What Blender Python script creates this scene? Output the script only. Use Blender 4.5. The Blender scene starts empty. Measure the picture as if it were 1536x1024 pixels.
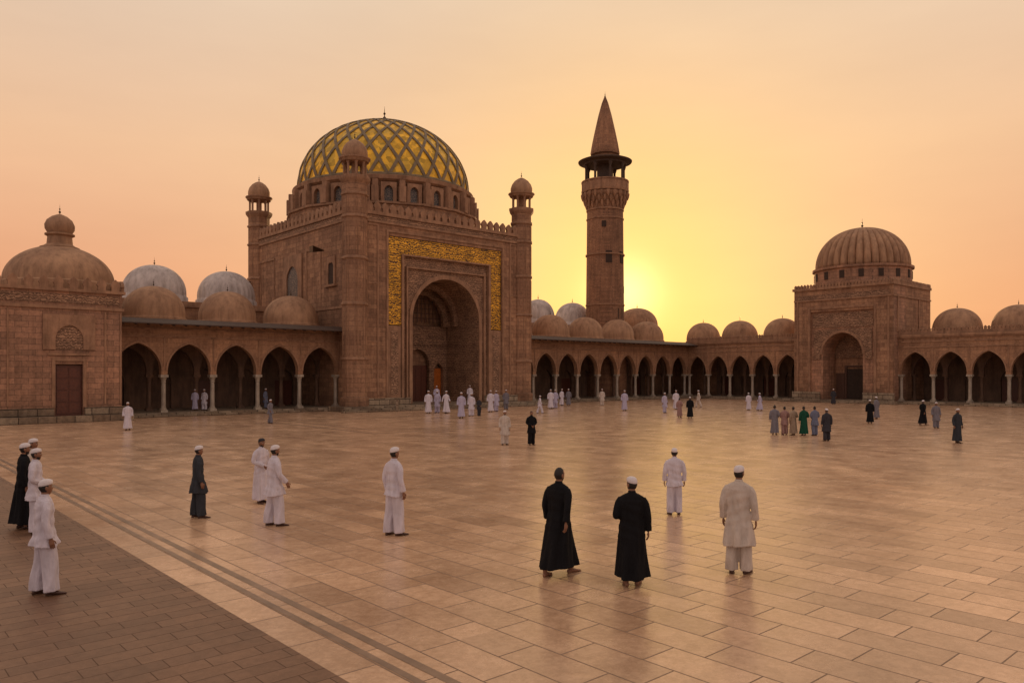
import bpy, bmesh, math, random
from mathutils import Vector, Matrix
random.seed(7)
S=bpy.context.scene
COL=S.collection
C0=Vector((24.2,106.0,0)); ANG=math.radians(41.84)
M=Matrix.Translation(C0)@Matrix.Rotation(ANG,4,'Z')

# ------------------------------------------------------------ materials
class NT:
    def __init__(s,name):
        s.m=bpy.data.materials.new(name); s.m.use_nodes=True
        s.t=s.m.node_tree; s.b=s.t.nodes['Principled BSDF']
    def n(s,typ,**k):
        nd=s.t.nodes.new(typ)
        return nd
    def l(s,a,b): s.t.links.new(a,b)
    def mix(s,fac,a,b,mode='MIX'):
        nd=s.t.nodes.new('ShaderNodeMix'); nd.data_type='RGBA'; nd.blend_type=mode
        for idx,v in ((0,fac),(6,a),(7,b)):
            if hasattr(v,'is_linked'): s.l(v,nd.inputs[idx])
            elif idx==0: nd.inputs[0].default_value=v
            else: nd.inputs[idx].default_value=(*v,1)
        return nd.outputs[2]
    def math(s,op,a,b=0.0,c=None):
        nd=s.t.nodes.new('ShaderNodeMath'); nd.operation=op
        for i,v in enumerate((a,b,c)):
            if v is None: continue
            if hasattr(v,'is_linked'): s.l(v,nd.inputs[i])
            else: nd.inputs[i].default_value=v
        return nd.outputs[0]
    def ramp(s,fac,stops):
        nd=s.t.nodes.new('ShaderNodeValToRGB'); cr=nd.color_ramp
        while len(cr.elements)<len(stops): cr.elements.new(0.5)
        for e,(p,c) in zip(cr.elements,stops):
            e.position=p; e.color=(*c,1) if len(c)==3 else c
        s.l(fac,nd.inputs[0]); return nd.outputs[0]
    def bump(s,h,st=0.3,d=0.05):
        nd=s.t.nodes.new('ShaderNodeBump'); nd.inputs['Strength'].default_value=st; nd.inputs['Distance'].default_value=d
        s.l(h,nd.inputs['Height']); return nd.outputs[0]

def noise(N,vec,scale,detail=4,rough=0.55):
    nd=N.n('ShaderNodeTexNoise'); nd.inputs['Scale'].default_value=scale; nd.inputs['Detail'].default_value=detail
    nd.inputs['Roughness'].default_value=rough
    if vec is not None: N.l(vec,nd.inputs['Vector'])
    return nd.outputs['Fac']

def stone(name,c1,c2,mort,bw=0.95,rh=0.42,bump=0.5,ms=0.012):
    N=NT(name); tc=N.n('ShaderNodeTexCoord'); o=tc.outputs['Object']
    sp=N.n('ShaderNodeSeparateXYZ'); N.l(o,sp.inputs[0])
    xy=N.math('ADD',sp.outputs[0],sp.outputs[1])
    cb=N.n('ShaderNodeCombineXYZ'); N.l(xy,cb.inputs[0]); N.l(sp.outputs[2],cb.inputs[1])
    br=N.n('ShaderNodeTexBrick'); N.l(cb.outputs[0],br.inputs['Vector'])
    br.inputs['Color1'].default_value=(*c1,1); br.inputs['Color2'].default_value=(*c2,1); br.inputs['Mortar'].default_value=(*mort,1)
    br.inputs['Scale'].default_value=1; br.inputs['Brick Width'].default_value=bw; br.inputs['Row Height'].default_value=rh
    br.inputs['Mortar Size'].default_value=ms; br.inputs['Mortar Smooth'].default_value=0.3; br.inputs['Bias'].default_value=-0.1
    big=N.ramp(noise(N,o,0.18,5,0.6),[(0.32,(0.72,0.71,0.71)),(0.5,(0.98,0.97,0.96)),(0.7,(1.22,1.18,1.13))])
    fine=N.ramp(noise(N,o,5.0,5,0.7),[(0.28,(0.66,0.65,0.64)),(0.5,(1,1,1)),(0.75,(1.3,1.27,1.22))])
    mp=N.n('ShaderNodeMapping'); mp.inputs['Scale'].default_value=(1.2,1.2,0.12); N.l(o,mp.inputs[0])
    st=N.ramp(noise(N,mp.outputs[0],1.6,5,0.65),[(0.36,(0.62,0.60,0.59)),(0.56,(1,1,1))])
    c=N.mix(1.0,br.outputs['Color'],big,'MULTIPLY'); c=N.mix(1.0,c,fine,'MULTIPLY'); c=N.mix(0.7,c,st,'MULTIPLY')
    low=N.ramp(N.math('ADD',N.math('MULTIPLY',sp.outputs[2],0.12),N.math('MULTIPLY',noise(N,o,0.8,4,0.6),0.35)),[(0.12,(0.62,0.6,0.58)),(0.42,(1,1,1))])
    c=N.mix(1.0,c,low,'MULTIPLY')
    N.l(c,N.b.inputs['Base Color']); N.b.inputs['Roughness'].default_value=0.85
    inv=N.math('SUBTRACT',1.0,br.outputs['Fac'])
    h=N.math('ADD',inv,N.math('MULTIPLY',noise(N,o,7,6,0.75),1.3))
    N.l(N.bump(h,bump,0.06),N.b.inputs['Normal'])
    return N.m

def plaster(name,c1,c2,scale=0.6,rough=0.8,bstr=0.35):
    N=NT(name); tc=N.n('ShaderNodeTexCoord'); o=tc.outputs['Object']
    f=noise(N,o,scale,7,0.65)
    mp=N.n('ShaderNodeMapping'); mp.inputs['Scale'].default_value=(1.5,1.5,0.25); N.l(o,mp.inputs[0])
    g=noise(N,mp.outputs[0],1.5,6,0.7)
    c=N.mix(N.ramp(f,[(0.35,(0,0,0)),(0.65,(1,1,1))]),c1,c2)
    c=N.mix(0.75,c,N.ramp(g,[(0.33,(0.5,0.48,0.46)),(0.55,(1,1,1)),(0.75,(1.2,1.18,1.15))]),'MULTIPLY')
    N.l(c,N.b.inputs['Base Color']); N.b.inputs['Roughness'].default_value=rough
    N.l(N.bump(noise(N,o,5,6,0.75),bstr,0.06),N.b.inputs['Normal'])
    return N.m

def carved(name,c1,c2,scale=2.2,metal=0.0,rough=0.7,thr=(0.42,0.55),bs=0.9):
    N=NT(name); tc=N.n('ShaderNodeTexCoord'); o=tc.outputs['Object']
    sp=N.n('ShaderNodeSeparateXYZ'); N.l(o,sp.inputs[0])
    xy=N.math('ADD',sp.outputs[0],sp.outputs[1])
    cb=N.n('ShaderNodeCombineXYZ'); N.l(xy,cb.inputs[0]); N.l(sp.outputs[2],cb.inputs[1])
    w=N.n('ShaderNodeTexWave'); w.wave_type='RINGS'; w.inputs['Scale'].default_value=scale*0.6
    w.inputs['Distortion'].default_value=9; w.inputs['Detail'].default_value=2.5; w.inputs['Detail Scale'].default_value=scale*0.9
    N.l(cb.outputs[0],w.inputs['Vector'])
    v=N.n('ShaderNodeTexVoronoi'); v.feature='DISTANCE_TO_EDGE'; v.inputs['Scale'].default_value=scale*1.2; N.l(cb.outputs[0],v.inputs['Vector'])
    h=N.math('ADD',N.math('MULTIPLY',w.outputs['Fac'],0.75),N.math('MULTIPLY',v.outputs['Distance'],0.9))
    f=N.ramp(h,[(thr[0],(0,0,0)),(thr[1],(1,1,1))])
    c=N.mix(f,c1,c2); c=N.mix(0.8,c,N.ramp(noise(N,o,0.9,5,0.6),[(0.3,(0.55,0.55,0.55)),(0.7,(1.2,1.2,1.2))]),'MULTIPLY')
    N.l(c,N.b.inputs['Base Color']); N.b.inputs['Roughness'].default_value=rough
    if metal: N.l(N.math('MULTIPLY',f,metal),N.b.inputs['Metallic'])
    N.l(N.bump(f,bs,0.06),N.b.inputs['Normal'])
    return N.m

def flat(name,c,rough=0.7,metal=0,var=0.25,sc=4):
    N=NT(name); tc=N.n('ShaderNodeTexCoord'); o=tc.outputs['Object']
    c2=N.mix(1.0,c,N.ramp(noise(N,o,sc,5,0.6),[(0.25,(1-var,)*3),(0.75,(1+var,)*3)]),'MULTIPLY')
    N.l(c2,N.b.inputs['Base Color']); N.b.inputs['Roughness'].default_value=rough; N.b.inputs['Metallic'].default_value=metal
    return N.m

STONE=stone('red_sandstone',(0.42,0.245,0.148),(0.27,0.148,0.09),(0.15,0.088,0.058))
STONE2=stone('pink_sandstone',(0.47,0.265,0.172),(0.31,0.18,0.118),(0.15,0.098,0.07),0.8,0.38)
ARCST=stone('arcade_sandstone',(0.44,0.255,0.15),(0.34,0.19,0.115),(0.19,0.11,0.07),1.1,0.36,0.4,0.008)
MINST=stone('minaret_brick',(0.38,0.21,0.122),(0.27,0.145,0.088),(0.16,0.09,0.06),0.5,0.2,0.45,0.012)
ROUGHST=stone('plinth_limestone',(0.50,0.41,0.30),(0.28,0.205,0.14),(0.09,0.065,0.045),1.1,0.48,1.0,0.03)
TRIM=plaster('carved_trim_stone',(0.42,0.245,0.15),(0.28,0.16,0.097),1.2)
DOMEM=plaster('terracotta_dome_plaster',(0.48,0.29,0.17),(0.33,0.19,0.112),0.5)
WDOME=plaster('whitewashed_dome_plaster',(0.66,0.60,0.57),(0.48,0.43,0.41),0.7)
CARV=carved('arabesque_carving',(0.18,0.10,0.06),(0.44,0.26,0.16),2.8)
GOLD=carved('gilded_calligraphy_band',(0.12,0.055,0.018),(0.90,0.50,0.05),2.6,0.4,0.36,(0.42,0.50))
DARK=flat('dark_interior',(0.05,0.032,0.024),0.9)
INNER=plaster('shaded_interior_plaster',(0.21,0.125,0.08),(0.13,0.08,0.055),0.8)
WOOD=flat('dark_wood',(0.09,0.042,0.026),0.5,0,0.4,6)
DOORW=flat('reddish_wood_door',(0.11,0.032,0.016),0.45,0,0.4,8)
EAVE=flat('weathered_eave_boards',(0.07,0.045,0.033),0.7,0,0.4,5)
MARB=plaster('pale_marble_column',(0.46,0.40,0.32),(0.33,0.275,0.22),2.0,0.45)
METAL=flat('dark_bronze',(0.08,0.055,0.035),0.4,0.8)
RIBM=plaster('dome_lattice_rib',(0.26,0.20,0.12),(0.17,0.13,0.08),1.0,0.6)
GREEN=flat('green_panel',(0.03,0.07,0.035),0.5)
AMBER=flat('warm_lit_door',(0.50,0.14,0.025),0.35,0,0.3,5)  # bright orange base colour paints a warm glow onto the doors

def gold_dome():
    N=NT('gold_mosaic_tiles'); tc=N.n('ShaderNodeTexCoord'); o=tc.outputs['Object']
    v=N.n('ShaderNodeTexVoronoi'); v.inputs['Scale'].default_value=2.2; N.l(o,v.inputs['Vector'])
    c=N.mix(N.ramp(noise(N,o,0.45,5,0.65),[(.35,(0,0,0)),(.65,(1,1,1))]),(0.95,0.55,0.03),(0.62,0.43,0.06))
    c=N.mix(0.75,c,N.ramp(v.outputs['Color'],[(0.2,(0.45,0.45,0.4)),(0.8,(1.3,1.22,1.05))]),'MULTIPLY')
    N.l(c,N.b.inputs['Base Color']); N.b.inputs['Metallic'].default_value=0.3; N.b.inputs['Roughness'].default_value=0.40
    N.l(N.bump(v.outputs['Distance'],0.5,0.06),N.b.inputs['Normal'])
    return N.m
GDOME=gold_dome()

def paving(name,c1,c2,c3,mort,bw,rh,rlo,rhi,ms=0.006,swap=True,spec=0.5,mixf=0.45):
    N=NT(name); tc=N.n('ShaderNodeTexCoord'); o=tc.outputs['Object']
    mp=N.n('ShaderNodeMapping'); N.l(o,mp.inputs[0])
    if swap: mp.inputs['Rotation'].default_value=(0,0,math.radians(90))
    br=N.n('ShaderNodeTexBrick'); N.l(mp.outputs[0],br.inputs['Vector'])
    br.inputs['Color1'].default_value=(*c1,1); br.inputs['Color2'].default_value=(*c2,1); br.inputs['Mortar'].default_value=(*mort,1)
    br.inputs['Scale'].default_value=1; br.inputs['Brick Width'].default_value=bw; br.inputs['Row Height'].default_value=rh
    br.inputs['Mortar Size'].default_value=ms; br.inputs['Mortar Smooth'].default_value=0.2; br.offset=0.37
    b2=N.n('ShaderNodeTexBrick'); N.l(mp.outputs[0],b2.inputs['Vector'])
    b2.inputs['Color1'].default_value=(0.80,0.77,0.75,1); b2.inputs['Color2'].default_value=(1.15,1.13,1.1,1); b2.inputs['Mortar'].default_value=(1,1,1,1)
    b2.inputs['Scale'].default_value=1; b2.inputs['Brick Width'].default_value=bw*2; b2.inputs['Row Height'].default_value=rh*2; b2.inputs['Mortar Size'].default_value=0.0; b2.offset=0.5
    big=noise(N,o,0.12,6,0.62); med=noise(N,o,0.9,7,0.7); fin=noise(N,o,7,5,0.7)
    vein=noise(N,o,2.2,8,0.8)
    c=N.mix(N.ramp(big,[(0.35,(0,0,0)),(0.65,(mixf,)*3)]),br.outputs['Color'],c3)
    c=N.mix(0.6,c,b2.outputs['Color'],'MULTIPLY')
    c=N.mix(0.8,c,N.ramp(med,[(0.32,(0.74,0.70,0.67)),(0.6,(1.10,1.10,1.10))]),'MULTIPLY')
    c=N.mix(0.7,c,N.ramp(fin,[(0.3,(0.80,0.79,0.78)),(0.7,(1.14,1.14,1.14))]),'MULTIPLY')
    c=N.mix(0.5,c,N.ramp(vein,[(0.44,(1,1,1)),(0.5,(0.72,0.66,0.6)),(0.54,(1,1,1))]),'MULTIPLY')
    # joints: some dark with dirt, some tight
    jf=N.math('MULTIPLY',br.outputs['Fac'],N.ramp(noise(N,o,0.7,3,.5),[(.35,(.45,.45,.45)),(.6,(1,1,1))]))
    c=N.mix(jf,c,mort)
    N.l(c,N.b.inputs['Base Color'])
    r=N.math('ADD',N.math('MULTIPLY',med,(rhi-rlo)*1.2),rlo)
    r=N.math('ADD',r,N.math('MULTIPLY',br.outputs['Fac'],0.3))
    N.l(r,N.b.inputs['Roughness']); N.b.inputs['Specular IOR Level'].default_value=spec
    h=N.math('ADD',N.math('MULTIPLY',br.outputs['Fac'],-0.8),N.math('MULTIPLY',fin,0.35))
    h=N.math('ADD',h,N.math('MULTIPLY',med,1.2))
    N.l(N.bump(h,0.4,0.012),N.b.inputs['Normal'])
    return N.m
PAVE=paving('polished_marble_slabs',(0.74,0.50,0.325),(0.52,0.345,0.222),(0.64,0.44,0.29),(0.17,0.10,0.062),1.2,0.6,0.11,0.34,0.011,True,0.55)
WALK=paving('brown_stone_tiles',(0.25,0.145,0.088),(0.19,0.108,0.066),(0.215,0.128,0.08),(0.10,0.058,0.038),0.6,0.3,0.32,0.55,0.007,False,0.3)
STRIPE=flat('dark_inlay_stone',(0.23,0.15,0.10),0.35,0,0.4,2)
EARTH=flat('packed_earth',(0.24,0.16,0.10),0.95,0,0.3,0.3)

# ------------------------------------------------------------ mesh builder
class MB:
    def __init__(s): s.v=[]; s.f=[]
    def add(s,vs,fs):
        b=len(s.v); s.v+= [tuple(p) for p in vs]; s.f+=[tuple(b+i for i in f) for f in fs]
    def box(s,x0,x1,y0,y1,z0,z1):
        s.add([(x0,y0,z0),(x1,y0,z0),(x1,y1,z0),(x0,y1,z0),(x0,y0,z1),(x1,y0,z1),(x1,y1,z1),(x0,y1,z1)],
              [(0,3,2,1),(4,5,6,7),(0,1,5,4),(1,2,6,5),(2,3,7,6),(3,0,4,7)])
    def pbox(s,P,s0,s1,d0,d1,z0,z1):
        c=[P(a,b,c) for a,b,c in ((s0,d0,z0),(s1,d0,z0),(s1,d1,z0),(s0,d1,z0),(s0,d0,z1),(s1,d0,z1),(s1,d1,z1),(s0,d1,z1))]
        s.add(c,[(0,3,2,1),(4,5,6,7),(0,1,5,4),(1,2,6,5),(2,3,7,6),(3,0,4,7)])
    def rev(s,cx,cy,prof,n=48,rib=None,rot=0):
        vs=[];fs=[]
        for r,z in prof:
            for j in range(n):
                a=2*math.pi*j/n+rot; rr=r
                if rib: rr=r*(1-rib[1]+rib[1]*abs(math.cos(rib[0]*a/2))**0.6)
                vs.append((cx+rr*math.cos(a),cy+rr*math.sin(a),z))
        for i in range(len(prof)-1):
            for j in range(n):
                k=(j+1)%n; fs.append((i*n+j,i*n+k,(i+1)*n+k,(i+1)*n+j))
        fs.append(tuple(range(n-1,-1,-1))); m=(len(prof)-1)*n; fs.append(tuple(range(m,m+n)))
        s.add(vs,fs)
def PX(a,d,z): return (a,d,z)
def PY(a,d,z): return (d,-a,z)
def archz(x,w,rise):
    R=(w*w+rise*rise)/(2*w); c=w-R; x=abs(x)
    return math.sqrt(max(0,R*R-(x-c)**2))
def arch_wall(mb,P,s0,s1,d0,d1,ztop,ops,zb,n=18):
    cur=s0
    for (c,w,spr,rise) in ops:
        if c-w>cur+1e-4: mb.pbox(P,cur,c-w,d0,d1,zb,ztop)
        xs=[c-w*math.cos(math.pi*i/n) for i in range(n+1)]
        zs=[spr+archz(x-c,w,rise) for x in xs]
        vs=[];fs=[]
        for x,z in zip(xs,zs): vs+=[P(x,d0,z),P(x,d1,z),P(x,d0,ztop),P(x,d1,ztop)]
        for i in range(n):
            a=4*i;b=4*i+4
            fs+=[(a,b,b+2,a+2),(a+1,a+3,b+3,b+1),(a,a+1,b+1,b),(a+2,b+2,b+3,a+3)]
        mb.add(vs,fs); cur=c+w
    if s1>cur+1e-4: mb.pbox(P,cur,s1,d0,d1,zb,ztop)
def arch_ring(mb,P,c,w,spr,rise,wd,d0,d1,n=20,grow=1.2):
    vs=[];fs=[]
    for i in range(n+1):
        t=-math.cos(math.pi*i/n); xa=c+w*t; za=spr+archz(w*t,w,rise); xb=c+(w+wd)*t; zb=spr+archz((w+wd)*t,w+wd,rise+wd*grow)
        vs+=[P(xa,d0,za),P(xb,d0,zb),P(xa,d1,za),P(xb,d1,zb)]
    for i in range(n):
        a=4*i;b=a+4; fs+=[(a,a+1,b+1,b),(a+1,a+3,b+3,b+1),(a,b,b+2,a+2)]
    mb.add(vs,fs)
def dome_prof(r,h,z0,n=18,k=0.0):
    out=[]
    for i in range(n+1):
        a=math.pi/2*i/n; out.append((max(0.01,r*(math.cos(a)**(1+k))+ (0.02*r*math.sin(2*a))),z0+h*math.sin(a)))
    return out
def finial(mb,cx,cy,z,s=1.0):
    pr=[(0.10,0),(0.05,0.15),(0.04,0.25),(0.17,0.4),(0.17,0.5),(0.04,0.65),(0.04,0.75),(0.11,0.85),(0.11,0.92),(0.03,1.02),(0.025,1.2),(0.005,1.6)]
    mb.rev(cx,cy,[(r*s,z+h*s) for r,h in pr],10)
MER=[(-.28,0),(-.28,.3),(-.36,.42),(-.26,.68),(0,.95),(.26,.68),(.36,.42),(.28,.3),(.28,0)]
def merlons(mb,P,s0,s1,d,z,sc=1.0,step=0.84,th=0.25):
    n=max(1,round((s1-s0)/(step*sc))); st=(s1-s0)/n
    for i in range(n):
        c=s0+st*(i+0.5)+random.uniform(-.02,.02)*sc; hs=sc*random.uniform(.93,1.04)
        vs=[P(c+x*sc,d,z+h*hs) for x,h in MER]+[P(c+x*sc,d+th,z+h*hs) for x,h in MER]; k=len(MER)
        mb.add(vs,[tuple(range(k)),tuple(range(2*k-1,k-1,-1))]+[(j,(j+1)%k,(j+1)%k+k,j+k) for j in range(k)])
def obj(name,mb,mat,parent=None,smooth=False,angle=None):
    me=bpy.data.meshes.new(name); me.from_pydata(mb.v,[],mb.f)
    bm=bmesh.new(); bm.from_mesh(me); bmesh.ops.recalc_face_normals(bm,faces=bm.faces)
    if smooth:
        for f in bm.faces: f.smooth = len(f.verts)<=4
        for e in bm.edges:
            if len(e.link_faces)==2 and e.calc_face_angle(0)>math.radians(angle or 35): e.smooth=False
    bm.to_mesh(me); bm.free()
    me.materials.append(mat); o=bpy.data.objects.new(name,me); COL.objects.link(o)
    if parent: o.parent=parent
    else: o.matrix_world=M
    return o
def grp(name):
    e=bpy.data.objects.new(name,None); e.matrix_world=M; COL.objects.link(e); e.empty_display_size=0.5; return e

# ------------------------------------------------------------ ground
def sheet(name,x0,x1,y0,y1,z,mat):
    mb=MB(); mb.add([(x0,y0,z),(x1,y0,z),(x1,y1,z),(x0,y1,z)],[(0,1,2,3)])
    return obj(name,mb,mat)
sheet('ground',-2500,2500,-2500,2500,-0.004,EARTH)
sheet('courtyard_pavement',-84.5,1.0,-150,1.0,0.0,PAVE)
sheet('stone_walkway',-140,-84.5,-150,1.0,0.0,WALK)
mb=MB()
for a,b in ((-83.98,-83.88),(-83.72,-83.60)):
    mb.add([(a,-150,0.004),(b,-150,0.004),(b,-3,0.004),(a,-3,0.004)],[(0,1,2,3)])
def frame(x0,x1,y0,y1,w):
    for r in ((x0,x1,y0,y0+w),(x0,x1,y1-w,y1),(x0,x0+w,y0+w,y1-w),(x1-w,x1,y0+w,y1-w)):
        mb.add([(r[0],r[2],0.004),(r[1],r[2],0.004),(r[1],r[3],0.004),(r[0],r[3],0.004)],[(0,1,2,3)])
frame(-66,-52,-26,-12,0.16); frame(-64.6,-53.4,-24.6,-13.4,0.12)
obj('paving_inlay_stripe',mb,STRIPE)

# ------------------------------------------------------------ arcades
def arcade(name,P,s0,s1,nb,eave=True,doms=(),rr=2.45):
    g=grp(name); st=(s1-s0)/nb; w=st/2-0.235
    cs=[s0+st*(i+.5) for i in range(nb)]
    ops=[(c,w,3.55,2.15) for c in cs]
    mb=MB(); arch_wall(mb,P,s0,s1,0,0.5,7.2,ops,3.25); obj('arcade_wall',mb,ARCST,g)
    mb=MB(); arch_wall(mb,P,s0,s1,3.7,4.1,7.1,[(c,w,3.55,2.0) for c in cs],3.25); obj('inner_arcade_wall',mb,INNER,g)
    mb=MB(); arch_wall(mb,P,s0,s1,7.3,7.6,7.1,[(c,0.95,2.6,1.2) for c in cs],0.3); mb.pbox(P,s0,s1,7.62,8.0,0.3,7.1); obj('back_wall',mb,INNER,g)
    mb=MB()
    for i,c in enumerate(cs):
        if i%2==0: mb.pbox(P,c-0.9,c+0.9,7.5,7.58,0.3,2.7)
    obj('back_doors',mb,DOORW,g)
    mb=MB(); mb.pbox(P,s0,s1,0.02,8.0,7.2,7.5); mb.pbox(P,s0,s1,-0.12,0.02,7.2,7.62); obj('roof_slab',mb,TRIM,g)
    mb=MB(); mb.pbox(P,s0,s1,-0.5,8.0,-0.1,0.3); mb.pbox(P,s0,s1,-0.9,-0.5,-0.1,0.15); obj('plinth_steps',mb,ROUGHST,g)
    if eave:
        mb=MB()
        mb.add([P(s0,-1.75,7.18),P(s1,-1.75,7.18),P(s1,-0.125,7.62),P(s0,-0.125,7.62),P(s0,-1.75,7.10),P(s1,-1.75,7.10),P(s1,-0.125,7.54),P(s0,-0.125,7.54)],
               [(0,1,2,3),(4,7,6,5),(0,4,5,1),(2,6,7,3),(0,3,7,4),(1,5,6,2)])
        n=int((s1-s0)/0.9)
        for i in range(n):
            a=s0+(s1-s0)*(i+.5)/n
            mb.add([P(a-.05,-1.5,7.0),P(a+.05,-1.5,7.0),P(a+.05,-0.13,7.3),P(a-.05,-0.13,7.3),P(a-.05,-1.5,7.14),P(a+.05,-1.5,7.14),P(a+.05,-0.13,7.5),P(a-.05,-0.13,7.5)],
                   [(0,1,2,3),(4,7,6,5),(0,4,5,1),(2,6,7,3),(0,3,7,4),(1,5,6,2)])
        obj('wooden_eave',mb,EAVE,g)
    else:
        mb=MB(); mb.pbox(P,s0,s1,-0.22,-0.12,7.35,7.62); mb.pbox(P,s0,s1,0.1,0.35,7.5,7.95)
        merlons(mb,P,s0,s1,0.12,7.95,0.4,0.84,0.16); obj('parapet',mb,TRIM,g)
    mb=MB()
    for c in cs:
        arch_ring(mb,P,c,w,3.55,2.15,.14,-.05,0)
        mb.pbox(P,c-st/2+0.02,c+st/2-0.02,-0.06,-0.001,6.15,6.27)
    mb.pbox(P,s0,s1,-0.07,-0.001,6.75,6.9)
    for i in range(nb+1):
        a=min(max(s0+st*i,s0+.06),s1-.06); mb.pbox(P,a-.05,a+.05,-0.055,-0.001,3.9,6.14)
    obj('arch_mouldings',mb,TRIM,g)
    for row,mt,nm in ((0.25,MARB,'marble_columns'),(3.9,INNER,'inner_columns')):  # inner row: shade put into the colour by the darker material
        mb=MB()
        for i in range(nb+1):
            a=s0+st*i
            if i==0: a+=0.24
            if i==nb: a-=0.24
            x,y,_=P(a,row,0)
            mb.box(x-.27,x+.27,y-.27,y+.27,0.3,0.48)
            mb.rev(x,y,[(.25,.48),(.26,.55),(.20,.62),(.215,.66),(.18,.70),(.165,2.5),(.155,2.62),(.19,2.66),(.19,2.7),(.165,2.73),(.19,2.85),(.25,3.0),(.27,3.05)],16)
            mb.box(x-.29,x+.29,y-.29,y+.29,3.05,3.25)
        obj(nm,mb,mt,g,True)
    mb=MB(); mf=MB()
    for a in doms:
        x,y,_=P(a,3.6,0); r2=rr*random.uniform(.97,1.03)
        mb.rev(x,y,[(r2+.12,7.5),(r2+.12,7.85),(r2+.02,7.9),(r2,8.0)]+dome_prof(r2,2.45,8.05,16,-0.05),40)
        finial(mf,x,y,10.45,0.42)
    if doms: obj('roof_domes',mb,DOMEM,g,True); obj('dome_finials',mf,METAL,g,True)
    return g
arcade('arcade_wing',PX,-72.8,-53.7,5,True,(-68.7,-62.6,-56.7))
arcade('arcade_wing',PX,-32.7,0.0,9,True,(-29.2,-23,-16.8,-10.6,-4.4),2.35)
arcade('arcade_wing',PY,0.0,16.5,5,False,(0.2,6.0,12.2),2.4)
arcade('arcade_wing',PY,28.0,74.2,13,False,(32.8,38.6,44.6,50.6,56.6,62.6,68.6),2.45)
g=grp('prayer_hall')
mb=MB(); mb.box(-79,-53.75,8.02,18,0,9.7); mb.box(-53.7+21.05,-3,8.02,18,0,9.7)
mb.box(0.02,8.0,7.62,8.0,0,7.0); mb.box(7.62,8.0,0.02,7.6,0,7.0)
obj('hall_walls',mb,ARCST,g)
mb=MB(); mb.box(-79,-53.75,7.85,8.02,9.3,9.8); mb.box(-32.6,-3,7.85,8.02,9.3,9.8)
mb.box(0.02,8.0,0.02,8.0,7.0,7.49); mb.box(0.02,7.6,0.02,7.6,-.1,.29)
obj('hall_cornice',mb,TRIM,g)
mw=MB(); mt=MB(); mf=MB()
for x,y,r,dst in ((-66.1,12,2.75,mw),(-59.4,12,2.7,mw),(-17.0,12,2.25,mw),(-9.9,12.4,2.5,mw) ,(-24,12,2.4,mw),(0.3,9,3.0,mt)):
    zz=9.7 if dst is mw else 7.5
    hh=10.6 if dst is mw else 10.2
    dst.rev(x,y,[(r+.15,zz),(r+.15,hh-.2),(r+.02,hh-.1),(r,hh)]+dome_prof(r,2.7,hh+.05,16,-.05),112,(28,0.03) if dst is mw else None)
    finial(mf,x,y,hh+2.7,0.5)
obj('white_domes',mw,WDOME,g,True,60); obj('corner_dome',mt,DOMEM,g,True); obj('dome_finials',mf,METAL,g,True)

# ------------------------------------------------------------ main mosque
g=grp('mosque')
X0,X1=-53.7,-32.7; XC=-43.1; YF=-2.5; YB=18.6; ZT=18.0
mb=MB()
mb.box(X0,XC-6.95,YF,YF+0.35,0,ZT); mb.box(XC+6.95,X1,YF,YF+0.35,0,ZT); mb.box(XC-6.95,XC+6.95,YF,YF+0.35,16.1,ZT)
mb.box(X0,X1,4.0,YB,0,ZT)
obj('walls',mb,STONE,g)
mb=MB(); arch_wall(mb,PX,X0,X1,YF+0.35,3.99,ZT-0.01,[(XC,4.1,8.5,4.1)],0,28); obj('portal_arch_wall',mb,CARV,g)
# closing skin so the flank of the portal block is coursed stone
mb=MB(); mb.box(X0-.02,X0-.001,YF+.35,4.0,0,ZT); mb.box(X1+.001,X1+.02,YF+.35,4.0,0,ZT); obj('flank_facing',mb,STONE,g)
mb=MB(); a=6.9; b=5.45; y0=YF+0.12; y1=YF+0.34
mb.box(XC-a,XC-b,y0,y1,7.9,14.55); mb.box(XC+b,XC+a,y0,y1,7.9,14.55); mb.box(XC-a,XC+a,y0,y1,14.56,16.05)
obj('gilded_inscription_band',mb,GOLD,g)
mb=MB()
mb.box(XC-6.9,XC-5.5,YF+.10,YF+.34,0.9,7.8); mb.box(XC+5.5,XC+6.9,YF+.10,YF+.34,0.9,7.8)
for sx in (-1,1):
    x=XC+sx*5.32; mb.box(x-.12,x+.12,YF-.02,YF+.345,0.5,14.4)
    x=XC+sx*4.75; mb.box(x-.08,x+.08,YF+.1,YF+.345,0.5,13.3)
    x=XC+sx*7.08; mb.box(x-.11,x+.11,YF-.10,YF-.002,0.8,16.4)
    x=XC+sx*8.9; mb.box(x-.9,x-.75,YF-.07,YF-.002,1.4,17.0); mb.box(x+.75,x+.9,YF-.07,YF-.002,1.4,17.0); mb.box(x-.75,x+.75,YF-.07,YF-.002,16.85,17.0)
    for zc in (6.2,11.5): mb.box(x-.75,x+.75,YF-.06,YF-.002,zc,zc+.13)
mb.box(XC-5.44,XC+5.44,YF-.02,YF+.345,14.4,14.55)
mb.box(XC-4.83,XC+4.83,YF+.1,YF+.345,13.3,13.45)
mb.box(XC-7.19,XC+7.19,YF-.10,YF-.002,16.4,16.6)
mb.box(X0,X1,YF-.14,YF-.002,17.1,17.32); mb.box(X0,X1,YF-.2,YF-.002,17.8,18.1)
mb.box(X0-.14,X0-.022,YF,YB,17.1,17.32); mb.box(X0-.2,X0-.022,YF,YB,17.8,18.1)
mb.box(X0-.08,X0-.022,YF+1.3,YB-1.3,9.3,9.5)
arch_ring(mb,PX,XC,4.1,8.5,4.1,.35,YF+.2,YF+.36,28)
mb.box(XC-4.45,XC-4.1,YF+.2,YF+.345,0.5,8.5); mb.box(XC+4.1,XC+4.45,YF+.2,YF+.345,0.5,8.5)
obj('portal_mouldings',mb,TRIM,g)
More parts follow.
